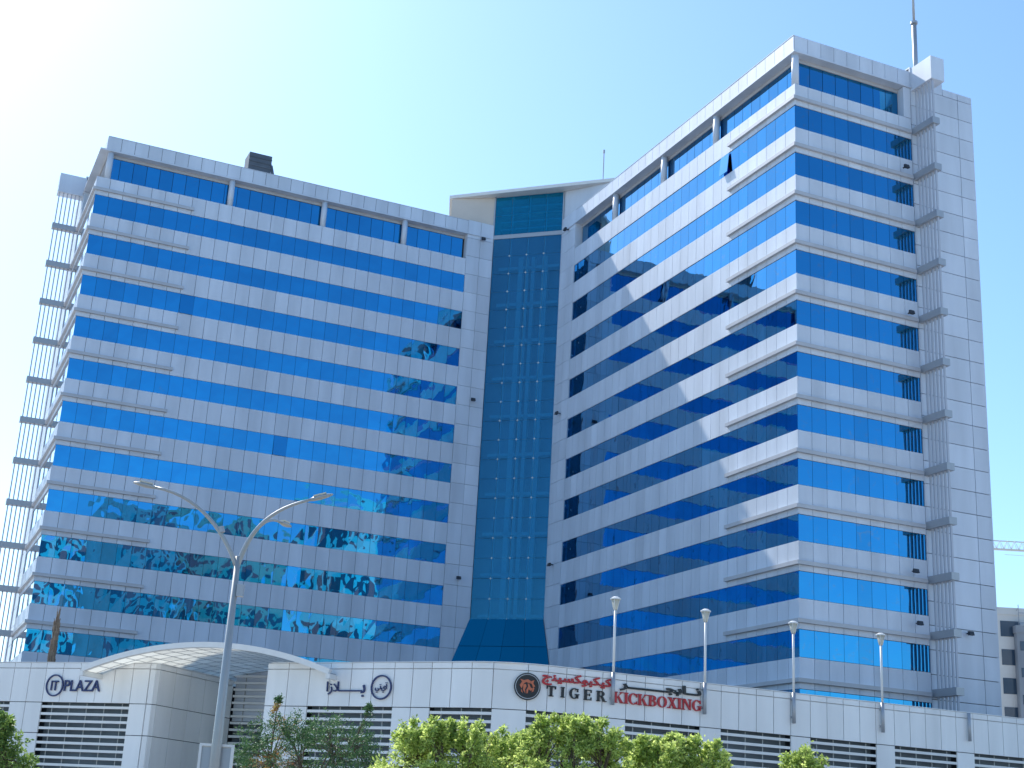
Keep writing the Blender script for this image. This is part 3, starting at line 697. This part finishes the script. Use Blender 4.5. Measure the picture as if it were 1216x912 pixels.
tree('street_tree', 0.6, 46.5, 4.4, 1.5, 1.4, 1.2, 2.75, 'leaf_y', 'lower lime green tree filling the gap left of the tallest one', GT, 90, 150, .12, 17, spikes=24, cr=(.22, .4))
tree('street_tree', -1.5, 45, 5.0, 2.15, 1.5, 1.3, 2.75, 'leaf_y', 'lime green bushy tree left of the middle of the row', GT, 120, 170, .12, 13, spikes=34, cr=(.22, .42))
tree('street_tree', 2.5, 44, 5.5, 2.0, 1.5, 1.45, 2.8, 'leaf_y', 'tallest lime green tree, below the gym lettering', GT, 130, 170, .12, 14, spikes=34, cr=(.22, .42))
tree('street_tree', 5.5, 45, 5.0, 2.15, 1.5, 1.2, 2.75, 'leaf_y', 'lime green tree with thin upright shoots right of the tallest one', GT, 120, 170, .12, 15, spikes=40, cr=(.2, .4))
tree('street_tree', 9.6, 45.5, 4.8, .85, .9, 1.0, 2.9, 'leaf_y', 'small lime green treetop near the right end of the row', GT, 36, 150, .11, 16, spikes=16, cr=(.18, .34))

# ------------------------------------------------------------------ background right
def block(name, x0, x1, y0, y1, h, mw, mg, floors, bays, label, cat, group=None, z0=0, wh=.5, ww=.6, faces=('s',)):
    b = empty(name, ((x0 + x1) / 2, (y0 + y1) / 2, 0)); tag(b, label, cat, group)
    hx, hy = (x1 - x0) / 2, (y1 - y0) / 2; q = MB(); q.box(-hx, hx, -hy, hy, 0, h); q.build('wall', mw, b)
    q = MB(); q.box(-hx - .1, hx + .1, -hy - .1, hy + .1, h, h + .8); q.build('parapet', mw, b)
    fh = h / floors
    F_ = {'s': (Face((-hx, -hy), (1, 0), (0, -1)), 2 * hx), 'n': (Face((-hx, hy), (1, 0), (0, 1)), 2 * hx), 'w': (Face((-hx, -hy), (0, 1), (-1, 0)), 2 * hy)}
    for s in faces:
        f_, Ln = F_[s]
        for k in range(floors):
            w = MB()
            for i in range(bays):
                a = Ln / bays * i; f_.slab(w, a + Ln / bays * (1 - ww) / 2, a + Ln / bays * (1 + ww) / 2, k * fh + fh * (1 - wh) / 2, k * fh + fh * (1 + wh) / 2, -.1, .04)
            w.build('window_row', mg, b)
    return b
o = block('apartment_building', 55.5, 60.0, 160, 166, 28.7, 'far_white', 'far_glass', 9, 1, 'narrow beige building with dark windows peeking out behind the right end pier', 'building', wh=.55, ww=.5)
uc = block('unfinished_building', 58.1, 82, 159, 175, 26.6, 'far_grey', 'far_glass', 9, 12, 'grey unfinished building with scaffolding on its roof at the right edge', 'building', wh=.35, ww=.7)
q = MB()
for i in range(9):
    x = -11.5 + i * 1.6; q.tube([(x, -7.6, 26.6), (x, -7.6, 29.8)], .05, 5); q.tube([(x, -6, 26.6), (x, -6, 29.3)], .05, 5)
    q.tube([(x, -7.6, 29.5), (x, -6, 28.6)], .04, 4)
for z in (27.8, 28.9): q.tube([(-11.5, -7.6, z), (1.5, -7.6, z)], .05, 5)
for i in range(14): x = -11 + i * .8; q.tube([(x, -6.8, 26.6), (x + random.uniform(-.3, .3), -6.8, 28.2 + random.random())], .03, 4)
q.build('scaffolding', 'grey', uc)
cr_ = empty('tower_crane', (190, 400, 0)); tag(cr_, 'pale lattice tower crane jib reaching in from the right edge', 'crane')
q = MB(); zt, zb = 90.6, 88.2; n = 30; L0, L1 = -50.5, 14
for i in range(n):
    a, b = L0 + (L1 - L0) * i / n, L0 + (L1 - L0) * (i + 1) / n; m_ = (a + b) / 2
    q.tube([(a, 0, zb), (m_, 0, zt), (b, 0, zb)], .11, 4); q.tube([(a, 1.4, zb), (m_, 0.7, zt), (b, 1.4, zb)], .09, 4)
q.tube([(L0 + 1, .4, zt), (L1, .4, zt)], .2, 5); q.tube([(L0, 0, zb), (L1, 0, zb)], .2, 5); q.tube([(L0, 1.4, zb), (L1, 1.4, zb)], .18, 5)
q.build('jib', 'crane', cr_)
q = MB()
for sx in (-1, 1):
    for sy in (-1, 1): q.tube([(sx, sy, 0), (sx, sy, 98)], .16, 5)
for i in range(40): z = i * 2.4; q.tube([(-1, -1, z), (1, -1, z + 1.2), (-1, -1, z + 2.4)], .08, 4); q.tube([(-1, 1, z), (1, 1, z + 1.2), (-1, 1, z + 2.4)], .08, 4)
q.build('mast', 'crane', cr_)
q = MB(); q.box(10, 14, -1, 2.5, 85, 88); q.build('counterweight', 'far_grey', cr_)
q = MB(); q.box(1.2, 3, -1, 1, 86.5, 89); q.build('cab', 'far_white', cr_)
q = MB(); q.tube([(-25, .4, 88.1), (-25, .4, 84.6)], .07, 4); q.tube([(-46, .4, 86.7), (-8, .4, 86.3)], .06, 4); q.build('cable', 'crane', cr_)

# ------------------------------------------------------------------ invented city across the road, out of view, added for the window reflections
GB = 'invented blocks across the road mirrored in the glass'
TW = [(46, 62, -66, -48, 58, 'far_white', 'far_glass', 9, 3, 'n', 'unseen white tower block mirrored in the lower left wing windows, nearest the road'),
      (66, 80, -52, -38, 65, 'far_grey', 'far_glass', 8, 3, 'n', 'unseen grey tower mirrored in the lower left wing windows'),
      (83, 99, -42, -26, 63, 'far_beige', 'far_glass', 8, 3, 'nw', 'unseen beige tower block mirrored in the lower left wing windows'),
      (103, 120, -24, -8, 70, 'far_white', 'far_glass', 6, 2, 'nw', 'unseen white tower with wide dark windows mirrored beside the glass corner')]
for i, (x0, x1, y0, y1, h, mw, mg, fl_, by, fc, lb) in enumerate(TW):
    block('tower_block', x0, x1, y0, y1, h, mw, mg, fl_, by, lb, 'building', GB, faces=tuple(fc), wh=.55, ww=.7)
